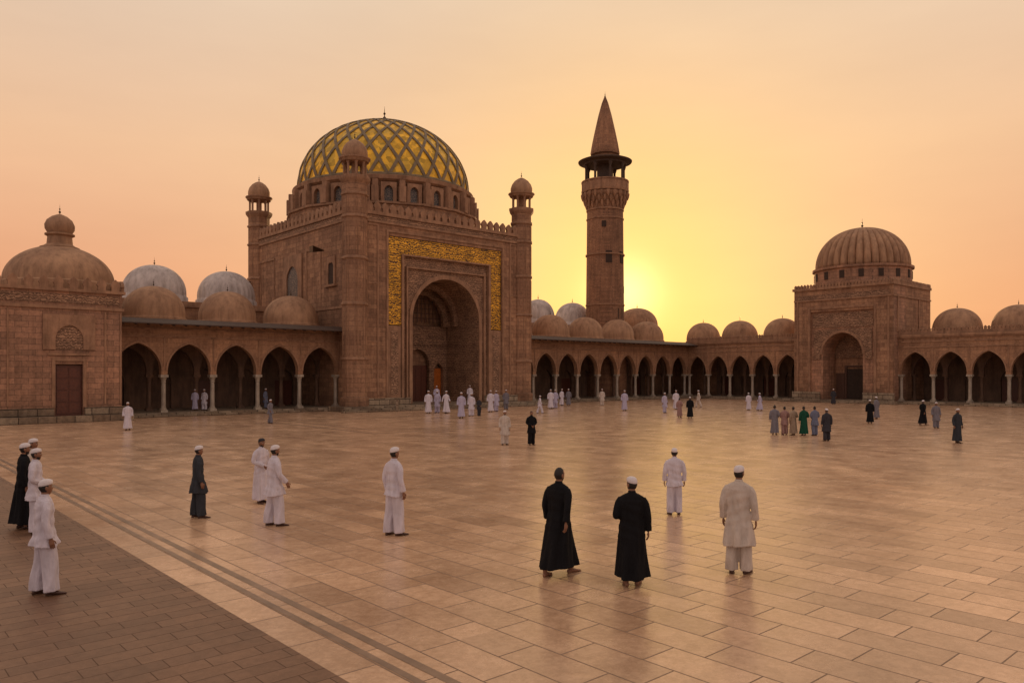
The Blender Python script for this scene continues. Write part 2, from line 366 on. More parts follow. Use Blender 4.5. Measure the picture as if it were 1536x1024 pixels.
mb=MB(); mb.box(X0+1.2,X1-1.2,YF-.06,YF-.002,17.33,17.79); mb.box(XC-6.6,XC-5.8,YF+.06,YF+.099,1.4,7.3); mb.box(XC+5.8,XC+6.6,YF+.06,YF+.099,1.4,7.3); mb.box(X0-.06,X0-.022,YF+1.2,YB-1.2,17.33,17.79)
obj('carved_frieze',mb,CARV,g)
mb=MB(); mb.box(X0-.25,XC-4.6,YF-.25,YF-.003,0,1.1); mb.box(XC+4.6,X1+.25,YF-.25,YF-.003,0,1.1)
mb.box(X0-1.6,X1+1.0,YF-1.6,YF-.25,-.1,0.42); mb.box(X0-2.0,X1+1.4,YF-2.1,YF-1.6,-.1,0.28); mb.box(X0-2.4,X1+1.8,YF-2.6,YF-2.1,-.1,.14)
mb.box(XC-4.1,XC+4.1,YF-.25,3.98,-.1,0.42)
mb.box(X0-1.6,X0-.26,YF-.25,-.95,-.1,.42); 
obj('plinth_steps',mb,ROUGHST,g)
mb=MB(); arch_wall(mb,PX,XC-4.05,XC+4.05,3.2,3.6,8.3,[(XC-2.9,0.75,3.6,0.9),(XC+0.3,1.5,4.2,1.7),(XC+3.0,.6,3.6,.8)],0.43)
mb.box(XC-4.05,XC+4.05,3.1,3.19,6.3,6.6)
arch_wall(mb,PX,XC-4.05,XC+4.05,2.6,3.1,12.7,[(XC,3.2,8.6,2.9)],8.3)
arch_wall(mb,PX,XC-4.05,XC+4.05,1.2,1.6,12.7,[(XC,3.6,8.5,3.5)],8.3)
obj('inner_portal_wall',mb,CARV,g)
mb=MB(); mb.box(XC-1.2,XC+1.8,3.7,3.8,.43,4.2)
for i in range(4): mb.box(XC-1.15+i*.74,XC-.5+i*.74,3.66,3.7,.6,4.0)
obj('wooden_door',mb,DOORW,g)
mb=MB(); mb.box(XC-3.65,XC-2.15,3.65,3.75,.43,3.9); mb.box(XC+2.4,XC+3.6,3.65,3.75,.43,3.9); obj('warm_lit_side_doors',mb,AMBER,g)  # side doors with the warm light painted into their colour
mb=MB(); mb.box(XC-3.7,XC-2.2,3.02,3.18,4.9,6.1); obj('green_tile_panels',mb,GREEN,g)
mb=MB()
for i in range(-6,7):
    x=XC+i*.5; 
    zt=8.6+archz(i*.5,3.2,2.9) if abs(i*.5)<3.2 else 8.6
    if zt>8.8: mb.box(x-.04,x+.04,2.8,2.88,8.6,zt)
for j in range(1,6):
    z=8.6+j*.5; hw=3.2*math.sqrt(max(0,1-((z-8.6)/3.0)**2))*.93
    mb.box(XC-hw,XC+hw,2.89,2.95,z-.04,z+.04)
obj('tympanum_lattice',mb,WOOD,g)
mb=MB(); merlons(mb,PX,X0+1.2,X1-1.2,YF-.1,18.1,1.0); merlons(mb,lambda a,d,z:(d,a,z),YF+1.2,YB-1.2,X0-.1,18.1,1.0)
merlons(mb,lambda a,d,z:(d,a,z),YF+1.2,YB-1.2,X1-.2,18.0,1.0); merlons(mb,PX,X0+1.2,X1-1.2,YB-.2,18.0,1.0)
mb.box(X0,X1,YF-.05,YF+.3,ZT,18.1)
obj('merlon_parapet',mb,TRIM,g)
mt=MB(); mtr=MB(); mc=MB(); md=MB(); mf=MB()
for x,y in ((X0+.35,YF+.35),(X1-.35,YF+.35),(X0+.35,YB-.35),(X1-.35,YB-.35)):
    mt.rev(x,y,[(1.3,0),(1.3,1.2),(1.12,1.3),(1.12,20.5)],8,None,math.pi/8)
    for z in (4.5,9.4,13.5,17.2,19.2): mtr.rev(x,y,[(1.13,z),(1.24,z+.08),(1.24,z+.22),(1.13,z+.3)],8,None,math.pi/8)
    for i in range(8):
        a=i*math.pi/4; r=1.12*math.cos(math.pi/8)
        def PR(s_,d_,z_,a=a,x=x,y=y,r=r):
            q=r-d_; return (x+q*math.cos(a)-s_*math.sin(a),y+q*math.sin(a)+s_*math.cos(a),z_)
        for z0_,z1_ in ((4.95,9.2),(9.85,13.3),(13.95,17.0),(17.6,19.1)):
            for q0,q1 in ((-.33,-.27),(.27,.33)): mtr.pbox(PR,q0,q1,-.04,0,z0_,z1_)
    mtr.rev(x,y,[(1.12,20.3),(1.35,20.6),(1.4,20.75),(1.4,20.95),(1.1,21.0),(.4,21.0)],8,None,math.pi/8)
    for i in range(8):
        a=i*math.pi/4+math.pi/8; mc.rev(x+.95*math.cos(a),y+.95*math.sin(a),[(.16,20.95),(.11,21.1),(.11,22.0),(.19,22.25)],8)
    mc.rev(x,y,[(.3,20.9),(.3,22.3)],8)
    mtr.rev(x,y,[(1.0,22.2),(1.25,22.25),(1.3,22.4),(1.42,22.5),(1.42,22.6),(1.15,22.65),(1.1,22.7)],16)
    md.rev(x,y,[(1.1,22.65),(1.17,22.9),(1.16,23.2),(1.02,23.6),(.75,23.95),(.4,24.2),(.12,24.33),(.02,24.38)],24,(16,.04))
    finial(mf,x,y,24.3,.5)
obj('turret_shafts',mt,STONE,g); obj('turret_bands',mtr,TRIM,g,True); obj('turret_lantern_columns',mc,TRIM,g,True); obj('turret_domes',md,DOMEM,g,True); 
DX,DY=-43.6,8.3
mb=MB(); mb.rev(DX,DY,[(10.1,17.9),(10.1,19.6),(9.7,19.7)],16,None,math.pi/16); mb.rev(DX,DY,[(9.25,19.6),(9.25,22.2)],64); obj('drum_wall',mb,STONE,g)
mb=MB(); mb.rev(DX,DY,[(9.3,21.9),(9.6,22.1),(9.65,22.45),(9.2,22.6),(9.0,22.6)],64); mb.rev(DX,DY,[(10.05,19.5),(10.3,19.6),(10.3,19.8),(9.3,19.9)],16,None,math.pi/16)
nw=24; win=MB()
for i in range(nw):
    a=2*math.pi*i/nw
    def PR(s_,d_,z_,a=a):
        r=9.9-d_; return (DX+r*math.cos(a)-s_*math.sin(a),DY+r*math.sin(a)+s_*math.cos(a),z_)
    arch_wall(mb,PR,-.75,.75,0.25,0.75,21.75,[(0,.42,20.9,.55)],19.8,10)
    win.pbox(PR,-.45,.45,.6,.66,19.9,21.6)
    a2=a+math.pi/nw
    def PR2(s_,d_,z_,a=a2):
        r=9.9-d_; return (DX+r*math.cos(a)-s_*math.sin(a),DY+r*math.sin(a)+s_*math.cos(a),z_)
    mb.pbox(PR2,-.33,.33,-.3,.7,19.8,21.3); mb.pbox(PR2,-.26,.26,-.1,.7,21.3,21.95)
obj('drum_buttresses',mb,TRIM,g,False)
N=NT('blue_grey_window_lattice'); tc=N.n('ShaderNodeTexCoord'); v=N.n('ShaderNodeTexVoronoi'); v.feature='DISTANCE_TO_EDGE'; v.inputs['Scale'].default_value=5; N.l(tc.outputs['Object'],v.inputs['Vector'])
N.l(N.ramp(v.outputs['Distance'],[(.04,(.26,.2,.16)),(.09,(.06,.065,.07))]),N.b.inputs['Base Color']); LAT=N.m
obj('drum_windows',win,LAT,g)
R=9.05; H=7.75; Z0=22.55
def dpt(phi,th,off=0):
    r=R*math.cos(phi)+0.02*R*math.sin(2*phi); z=H*math.sin(phi)
    nx=math.cos(phi)/R; nz=math.sin(phi)/H; l=math.hypot(nx,nz)
    r+=off*nx/l; z+=off*nz/l
    return Vector((DX+r*math.cos(th),DY+r*math.sin(th),Z0+z))
mb=MB(); mb.rev(DX,DY,dome_prof(R,H,Z0,36),112); obj('gold_dome',mb,GDOME,g,True)
mb=MB(); nr=30; SL=.48
phis=[math.radians(88)*i/60*1.0 for i in range(56)]
for k in range(nr):
    for sg in (1,-1):
        vs=[];fs=[]
        for i,ph in enumerate(phis):
            lx=math.log(math.tan(math.pi/4+ph/2))*SL
            th=2*math.pi*k/nr+sg*lx
            hw=0.155*max(.2,math.cos(ph))**0.7
            c=dpt(ph,th); nx=dpt(ph,th,1)-c
            t=(dpt(ph+.01,2*math.pi*k/nr+sg*math.log(math.tan(math.pi/4+(ph+.01)/2))*SL)-c).normalized()
            sd=t.cross(nx).normalized()
            o0=0.0 if sg>0 else 0.012
            vs+=[c+sd*hw-nx*.05,c+sd*hw+nx*(.09+o0),c-sd*hw+nx*(.09+o0),c-sd*hw-nx*.05]
        for i in range(len(phis)-1):
            a=4*i;b=a+4; fs+=[(a,b,b+1,a+1),(a+1,b+1,b+2,a+2),(a+2,b+2,b+3,a+3)]
        mb.add(vs,fs)
mb.rev(DX,DY,[(R+.12,Z0-.05),(R+.16,Z0+.15),(R+.05,Z0+.3)],96)
mb.rev(DX,DY,[(1.5,Z0+H*.985),(1.3,Z0+H+.08),(.5,Z0+H+.2),(.02,Z0+H+.3)],32)
obj('dome_lattice_ribs',mb,RIBM,g)
finial(mf,DX,DY,Z0+H+.15,1.15); obj('finials',mf,METAL,g,True)
PS=lambda a,d,z:(X0+d,a,z)
mb=MB(); arch_wall(mb,PS,7.2,11.3,-.16,-.022,15.2,[(9.25,1.25,12.6,1.5)],10.6,16); arch_wall(mb,PS,.6,2.2,-.14,-.022,14.2,[(1.4,.5,13.3,.3)],11.6,10); mb.pbox(PS,7.0,11.5,-.3,-.022,10.35,10.6); mb.pbox(PS,.4,2.4,-.3,-.022,11.4,11.6)
mb.pbox(PS,13.5,17,-.1,-.002,15.2,15.4)
mb.pbox(PS,3.4,6.4,-.07,-.022,15.2,15.35); mb.pbox(PS,3.4,3.52,-.07,-.022,10.3,15.19); mb.pbox(PS,6.28,6.4,-.07,-.002,10.3,15.19)
mb.pbox(PS,13.5,13.62,-.07,-.002,10.3,15.19); mb.pbox(PS,16.88,17,-.07,-.002,10.3,15.19)
obj('side_window_frames',mb,TRIM,g)
mb=MB(); mb.pbox(PS,8.0,10.5,-.03,-.001,10.6,14.1); obj('side_window_lattice',mb,LAT,g)
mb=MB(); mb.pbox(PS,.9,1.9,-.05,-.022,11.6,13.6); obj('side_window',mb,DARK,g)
mb=MB()
for q,z in ((2.7,14.9),):
    mb.add([PS(q,-.1,z-.05),PS(q,-.1,z+.05),PS(q+.08,-.1,z+.05),PS(q+.08,-.1,z-.05)]+[PS(q-.3,-1.4,z-.3),PS(q-.3,-1.4,z+.3),PS(q+.4,-1.4,z+.3),PS(q+.4,-1.4,z-.3)],[(0,1,2,3),(4,7,6,5),(0,4,5,1),(1,5,6,2),(2,6,7,3),(3,7,4,0)])
mb.pbox(PS,17.9,18.0,-3.0,-.1,13.2,13.3); mb.pbox(PS,17.9,18.0,-1.1,-1.0,12.2,13.2)
obj('loudspeaker_horn',mb,METAL,g)

# ------------------------------------------------------------ minaret
g=grp('minaret'); mx,my=-9.2,6.9
mb=MB(); mb.rev(mx,my,[(2.95,0),(2.95,9.2),(2.62,9.6),(2.46,25.6),(2.42,26.4)],40); obj('shaft',mb,MINST,g,True)
mb=MB()
for z in (12.5,19.3,24.2,25.4): mb.rev(mx,my,[(2.3,z),(2.68 if z<20 else 2.56,z+.06),(2.68 if z<20 else 2.56,z+.22),(2.3,z+.3)],40)
for j in range(3):
    r=2.45+.28*j; z=26.0+.62*j
    mb.rev(mx,my,[(r-.2,z-.1),(r,z+.3),(r+.02,z+.62),(r-.2,z+.63)],40)
    for i in range(22):
        a=2*math.pi*(i+.5*(j%2))/22; mb.rev(mx+(r+.05)*math.cos(a),my+(r+.05)*math.sin(a),[(.04,z-.3),(.2,z+.1),(.26,z+.45),(.26,z+.6)],6)
mb.rev(mx,my,[(2.6,27.85),(3.2,27.95),(3.25,28.2),(2.6,28.21)],40)
obj('muqarnas_corbel',mb,TRIM,g)
mb=MB(); nn=20
mb.rev(mx,my,[(3.0,28.2),(3.14,28.2),(3.14,29.3),(3.0,29.3)],40)
for i in range(nn):
    a=2*math.pi*i/nn; mb.rev(mx+3.12*math.cos(a),my+3.12*math.sin(a),[(.09,28.2),(.09,29.35)],6)
mb.rev(mx,my,[(2.98,29.3),(3.24,29.33),(3.24,29.5),(2.98,29.5)],40)
obj('balcony_railing',mb,TRIM,g)
mb=MB()
for i in range(8):
    a=2*math.pi*i/8+.2; mb.rev(mx+2.65*math.cos(a),my+2.65*math.sin(a),[(.24,28.2),(.17,28.5),(.16,31.2),(.3,31.6),(.3,31.75)],10)
mb.rev(mx,my,[(1.1,28.2),(1.1,32)],24)
mb.rev(mx,my,[(1.5,31.7),(2.9,31.75),(2.95,31.95),(3.62,32.1),(3.68,32.25),(3.3,32.4),(2.2,32.7),(1.7,32.8)],40)
obj('pavilion',mb,EAVE,g,True)
mb=MB(); mb.rev(mx,my,[(1.6,32.6),(1.6,33.1),(1.95,33.2),(2.0,33.4),(1.92,33.9),(1.76,34.8),(1.42,36.4),(.92,38.6),(.45,40.3),(.1,41.2),(.02,41.3)],64,(16,.05)); obj('conical_spire',mb,MINST,g,True)
mb=MB(); finial(mb,mx,my,41.0,.6); obj('finial',mb,METAL,g,True)
mb=MB()
for az,z,w,h in ((-135,18.2,.42,1.6),(-85,18.2,.42,1.6),(-95,10.7,.45,1.4),(-150,23,.3,.8),(-60,14.3,.3,.9)):
    a=math.radians(az+8); r=2.46
    t=Vector((-math.sin(a),math.cos(a),0)); nrm=Vector((math.cos(a),math.sin(a),0)); c=Vector((mx,my,z))+nrm*r
    p=[c+t*sx*w+nrm*dd+Vector((0,0,zz)) for dd in (-.35,.12) for sx in (-1,1) for zz in (0,h)]
    mb.add(p,[(0,1,3,2),(4,6,7,5),(0,4,5,1),(2,3,7,6),(0,2,6,4),(1,5,7,3)])
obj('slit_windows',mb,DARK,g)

# ------------------------------------------------------------ right domed gatehouse
g=grp('domed_gatehouse'); A0,A1=16.5,28.0; AC=22.25; DF=-1.4; DB=9.4; ZG=13.2
mb=MB()
mb.pbox(PY,A0,AC-3.7,DF,DF+.3,0,ZG); mb.pbox(PY,AC+3.7,A1,DF,DF+.3,0,ZG); mb.pbox(PY,AC-3.7,AC+3.7,DF,DF+.3,10.6,ZG)
mb.pbox(PY,A0,A1,2.2,DB,0,ZG)
obj('walls',mb,STONE,g)
mb=MB(); arch_wall(mb,PY,A0,A1,DF+.3,2.19,ZG-.01,[(AC,2.35,5.6,2.5)],0,22); obj('portal_arch_wall',mb,STONE2,g)
mb=MB(); mb.pbox(PY,AC-3.5,AC+3.5,DF+.22,DF+.299,8.7,10.4); mb.pbox(PY,A0+.4,A1-.4,DF-.05,DF-.002,12.1,12.6)
arch_wall(mb,PY,AC-3.4,AC+3.4,DF+.2,DF+.299,8.5,[(AC,2.6,5.6,2.75)],5.0,18)
mb.pbox(PY,AC-2.3,AC+2.3,2.0,2.1,5.2,8.0)
obj('carved_panels',mb,CARV,g)
mb=MB()
arch_ring(mb,PY,AC,2.35,5.6,2.5,.25,DF+.1,DF+.2,22)
for sx in (-1,1):
    mb.pbox(PY,AC+sx*3.85-.12,AC+sx*3.85+.12,DF-.1,DF-.002,.8,10.9); mb.pbox(PY,AC+sx*5.3-.1,AC+sx*5.3+.1,DF-.08,DF-.002,.8,11.9)
mb.pbox(PY,AC-3.97,AC+3.97,DF-.1,DF-.002,10.9,11.12); mb.pbox(PY,A0,A1,DF-.12,DF-.002,11.9,12.08); mb.pbox(PY,A0-.15,A1+.15,DF-.2,DB,13.2,13.5)
mb.pbox(PY,A1+.002,A1+.1,DF,DB,11.9,12.08); mb.pbox(PY,A1+.002,A1+.1,-.3,-.1,8,11.88); mb.pbox(PY,A1+.002,A1+.1,5.7,5.9,8,11.88)
merlons(mb,PY,A0,A1,DF-.1,13.5,.45,.84,.16); merlons(mb,lambda a,d,z:PY(d,a,z),DF,DB,A1-.1,13.5,.45,.84,.16); merlons(mb,lambda a,d,z:PY(d,a,z),DF,DB,A0,13.5,.45,.84,.16)
obj('trim_and_parapet',mb,TRIM,g)
mb=MB(); mb.pbox(PY,A0-.2,AC-2.5,DF-.2,DF-.003,0,1.2); mb.pbox(PY,AC+2.5,A1+.2,DF-.2,DF-.003,0,1.2); mb.pbox(PY,A0-.6,A1+.6,DF-1.2,DF-.2,-.1,.3); mb.pbox(PY,A0-1,A1+1,DF-1.7,DF-1.2,-.1,.15); mb.pbox(PY,AC-2.35,AC+2.35,DF-.2,2.18,-.1,.3); obj('plinth_steps',mb,ROUGHST,g)
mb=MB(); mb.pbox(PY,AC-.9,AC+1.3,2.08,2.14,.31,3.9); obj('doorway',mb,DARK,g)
mb=MB(); mb.pbox(PY,AC-1.15,AC-.9,1.95,2.18,.31,4.1); mb.pbox(PY,AC+1.3,AC+1.55,1.95,2.18,.31,4.1); mb.pbox(PY,AC-1.15,AC+1.55,1.94,2.18,4.1,4.3); mb.pbox(PY,AC-2.2,AC-1.2,2.0,2.16,.31,3.4); obj('door_frame',mb,WOOD,g)
gx,gy,_=PY(AC,4.1,0)
mb=MB(); mb.rev(gx,gy,[(5.9,13.45),(5.9,14.0),(5.5,14.1)],8,None,math.pi/8); mb.rev(gx,gy,[(5.35,14.0),(5.35,15.5),(5.6,15.6),(5.6,15.85),(5.2,15.9)],48)
obj('drum',mb,STONE2,g,True)
mb=MB()
for i in range(16):
    a=2*math.pi*i/16
    def PR(s_,d_,z_,a=a):
        r=5.35-d_; return (gx+r*math.cos(a)-s_*math.sin(a),gy+r*math.sin(a)+s_*math.cos(a),z_)
    mb.pbox(PR,-.28,.28,-.05,.2,14.4,15.3)
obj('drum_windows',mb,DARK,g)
mb=MB(); mb.rev(gx,gy,[(5.1,15.85)]+[(r*1.0,z) for r,z in dome_prof(5.25,4.9,15.9,22,-.05)],288,(36,.085)); obj('ribbed_dome',mb,DOMEM,g,True,80)
mb=MB(); finial(mb,gx,gy,20.7,.8); obj('finial',mb,METAL,g,True)

# ------------------------------------------------------------ left domed mausoleum
g=grp('domed_mausoleum'); LX0,LX1=-80.9,-72.85; LY0,LY1=-3.0,5.2; LZ=9.0; LC=(LX0+LX1)/2+1.0
mb=MB(); dc=LX1-3.35
mb.box(LX0,dc-.85,LY0,LY0+.5,0,LZ); mb.box(dc+.85,LX1,LY0,LY0+.5,0,LZ); mb.box(dc-.85,dc+.85,LY0,LY0+.5,4.0,LZ); mb.box(LX0,LX1,LY0+.5,LY1,0,LZ)
obj('walls',mb,STONE2,g)
mb=MB(); mb.box(LX0-.25,dc-.95,LY0-.25,LY0-.003,-.1,1.0); mb.box(dc+.95,LX1+.25,LY0-.25,LY0-.003,-.1,1.0); mb.box(LX1+.003,LX1+.25,LY0,-.95,-.1,1.0); mb.box(LX0-.6,LX1+.6,LY0-.75,LY0-.25,-.1,.45); obj('plinth',mb,ROUGHST,g)
mb=MB(); mb.box(dc-.82,dc+.82,LY0+.25,LY0+.35,.45,3.9)
for i in range(2):
    for j in range(4): mb.box(dc-.72+i*.76,dc-.06+i*.76,LY0+.2,LY0+.25,.6+j*.82,1.3+j*.82)
obj('wooden_door',mb,DOORW,g)
mb=MB(); mb.box(dc-1.05,dc-.85,LY0-.08,LY0-.003,1.0,4.2); mb.box(dc+.85,dc+1.05,LY0-.08,LY0-.003,1.0,4.2); mb.box(dc-1.05,dc+1.05,LY0-.09,LY0-.003,4.2,4.4); mb.box(dc-1.3,dc+1.3,LY0-.1,LY0-.003,4.6,4.75)
mb.box(LX0-.12,LX1+.12,LY0-.12,LY1,7.8,8.0) ; mb.box(LX0-.2,LX1+.2,LY0-.2,LY1+.1,9.0,9.2)
arch_wall(mb,PX,dc-1.6,dc+1.6,LY0-.12,LY0-.003,7.4,[(dc,.85,5.7,1.0)],5.0,14)
for x in (LX0+.6,LX1-.6): mb.box(x-.55,x-.45,LY0-.06,LY0-.003,1.2,7.7); mb.box(x+.45,x+.55,LY0-.06,LY0-.003,1.2,7.7)
merlons(mb,PX,LX0,LX1,LY0-.2,9.2,.9,.95,.22); merlons(mb,lambda a,d,z:(d,a,z),LY0,LY1,LX1-.02,9.2,.9,.95,.22); merlons(mb,lambda a,d,z:(d,a,z),LY0,LY1,LX0,9.2,.9,.95,.22)
obj('trim_and_parapet',mb,TRIM,g)
mb=MB(); mb.box(dc-.9,dc+.9,LY0-.03,LY0-.003,5.0,6.9); mb.box(LX0+.2,LX1-.2,LY0-.05,LY0-.003,8.2,8.8); mb.box(LX1+.003,LX1+.05,LY0+.2,LY1,8.2,8.8); obj('carved_panels',mb,CARV,g)
lx,ly=LC,1.5
mb=MB(); mb.rev(lx,ly,[(3.75,9.0),(3.75,9.9),(3.6,10.0)]+dome_prof(3.6,2.75,10.0,18,.1),48)
mb.rev(lx,ly,[(1.25,12.3),(1.3,12.6),(1.05,12.7),(.85,12.85),(.8,13.4),(.98,13.5),(.98,13.6),(.8,13.65)],24)
mb.rev(lx,ly,[(.78,13.6),(.98,13.95),(1.0,14.25),(.85,14.6),(.5,14.9),(.15,15.05),(.02,15.1)],24,(14,.05))
obj('dome_with_lantern',mb,DOMEM,g,True)
mb=MB(); finial(mb,lx,ly,15.0,.5); finial(mb,LX0+.3,LY0+.3,9.5,.8); obj('finials',mb,METAL,g,True)

# ------------------------------------------------------------ people
def cloth(name,c):
    N=NT(name); tc=N.n('ShaderNodeTexCoord'); o=tc.outputs['Object']
    mp=N.n('ShaderNodeMapping'); mp.inputs['Scale'].default_value=(1,1,.3); N.l(o,mp.inputs[0])
    f=noise(N,mp.outputs[0],9,3,.55)
    N.l(N.mix(1.0,c,N.ramp(f,[(.3,(.80,.80,.80)),(.7,(1.08,1.08,1.08))]),'MULTIPLY'),N.b.inputs['Base Color'])
    N.b.inputs['Roughness'].default_value=.9; N.b.inputs['Specular IOR Level'].default_value=.12
    N.l(N.bump(f,1.0,.06),N.b.inputs['Normal']); return N.m
WHITE=cloth('white_cotton',(.68,.64,.72)); CREAM=cloth('cream_cotton',(.60,.53,.47)); BLACK=cloth('black_cotton',(.012,.012,.014)); SLATE=cloth('slate_grey_cotton',(.045,.05,.06))
LAV=cloth('lavender_cotton',(.50,.47,.62)); BLUE=cloth('blue_grey_cotton',(.16,.18,.26)); PINK=cloth('dusty_pink_cotton',(.36,.22,.20)); GRN=cloth('dark_green_cotton',(.015,.08,.05)); TAN=cloth('tan_cotton',(.34,.26,.19)); GREY=cloth('grey_cotton',(.20,.19,.22)); CHAR=cloth('charcoal_cotton',(.05,.05,.06))
SKIN=flat('skin',(.25,.12,.07),.55,0,.1,20); HAIR=flat('black_hair',(.012,.009,.008),.6,0,.4,60); CAPW=flat('white_cap_cotton',(.70,.66,.68),.85,0,.12,30); SHOE=flat('brown_leather',(.07,.03,.02),.5); EYE=flat('eye_white',(.6,.57,.53),.3); LIP=flat('lips',(.20,.075,.055),.5)

class PB:
    def __init__(s): s.v=[];s.f=[];s.m=[]
    def add(s,vs,fs,mi=0):
        b=len(s.v); s.v+=[tuple(p) for p in vs]; s.f+=[tuple(b+i for i in f) for f in fs]; s.m+=[mi]*len(fs)
    def rings(s,R,mi=0):
        n=len(R[0]); vs=[p for r in R for p in r]; fs=[]
        for i in range(len(R)-1):
            for j in range(n):
                k=(j+1)%n; fs.append((i*n+j,i*n+k,(i+1)*n+k,(i+1)*n+j))
        fs.append(tuple(range(n-1,-1,-1))); m=(len(R)-1)*n; fs.append(tuple(range(m,m+n)))
        s.add(vs,fs,mi)
    def tube(s,pts,rad,mi=0,seg=12,sub=4,flat=1.0,ref=Vector((0,1,0)),fold=0,ph=0):
        P=[Vector(p) for p in pts]; out=[];rr=[]
        for i in range(len(P)-1):
            p0=P[max(0,i-1)];p1=P[i];p2=P[i+1];p3=P[min(len(P)-1,i+2)]
            for j in range(sub):
                t=j/sub
                out.append(.5*((2*p1)+(p2-p0)*t+(2*p0-5*p1+4*p2-p3)*t*t+(3*p1-p0-3*p2+p3)*t**3)); rr.append(rad[i]*(1-t)+rad[i+1]*t)
        out.append(P[-1]); rr.append(rad[-1]); R=[]
        for i,p in enumerate(out):
            t=(out[min(i+1,len(out)-1)]-out[max(0,i-1)]).normalized()
            a=t.cross(ref)
            if a.length<.05: a=t.cross(Vector((1,0,0)))
            a.normalize(); b=a.cross(t).normalized(); r=rr[i]; u=i/(len(out)-1)
            R.append([p+a*math.cos(q)*r*(1+fold*u*math.cos(5*q+3*u+ph))+b*math.sin(q)*r*flat*(1+fold*u*math.cos(5*q+3*u+ph)) for q in [2*math.pi*k/seg for k in range(seg)]])
        s.rings(R,mi)
    def ell(s,c,r,mi,n=10,m=7):
        R=[]
        for i in range(m+1):
            ph=-math.pi/2+math.pi*i/m
            R.append([(c[0]+r[0]*max(.02,math.cos(ph))*math.cos(2*math.pi*j/n),c[1]+r[1]*max(.02,math.cos(ph))*math.sin(2*math.pi*j/n),c[2]+r[2]*math.sin(ph)) for j in range(n)])
        s.rings(R,mi)

def headpt(dx,dy,dz,sc=1.0):
    x=.075*dx;y=.094*dy;z=.118*dz
    if dz<0:
        x*=1-.33*(-dz)**1.6
        if dy<0: y*=1-.42*(-dz)
    if dy>0:
        y*=.93
        y+=.024*math.exp(-(dx/.14)**2-((dz+.14)/.16)**2)
        y-=.009*math.exp(-((abs(dx)-.38)/.17)**2-((dz-.05)/.11)**2)
        y+=.005*math.exp(-((dz-.24)/.09)**2)
        y+=.006*math.exp(-(dx/.25)**2-((dz+.52)/.09)**2)
        y+=.016*math.exp(-(dx/.35)**2-((dz+.82)/.2)**2)
    return Vector((x*sc,y*sc,z*sc))
ARM={'down':((.25,-.03,1.11),(.258,.035,.86)),'fwd':((.245,.03,1.12),(.225,.19,.93)),'back':((.25,-.10,1.12),(.26,-.16,.88)),
     'front':((.25,.0,1.12),(.05,.18,.99)),'behind':((.25,-.09,1.13),(.06,-.18,.96)),'bent':((.25,-.06,1.12),(.20,.17,1.06))}
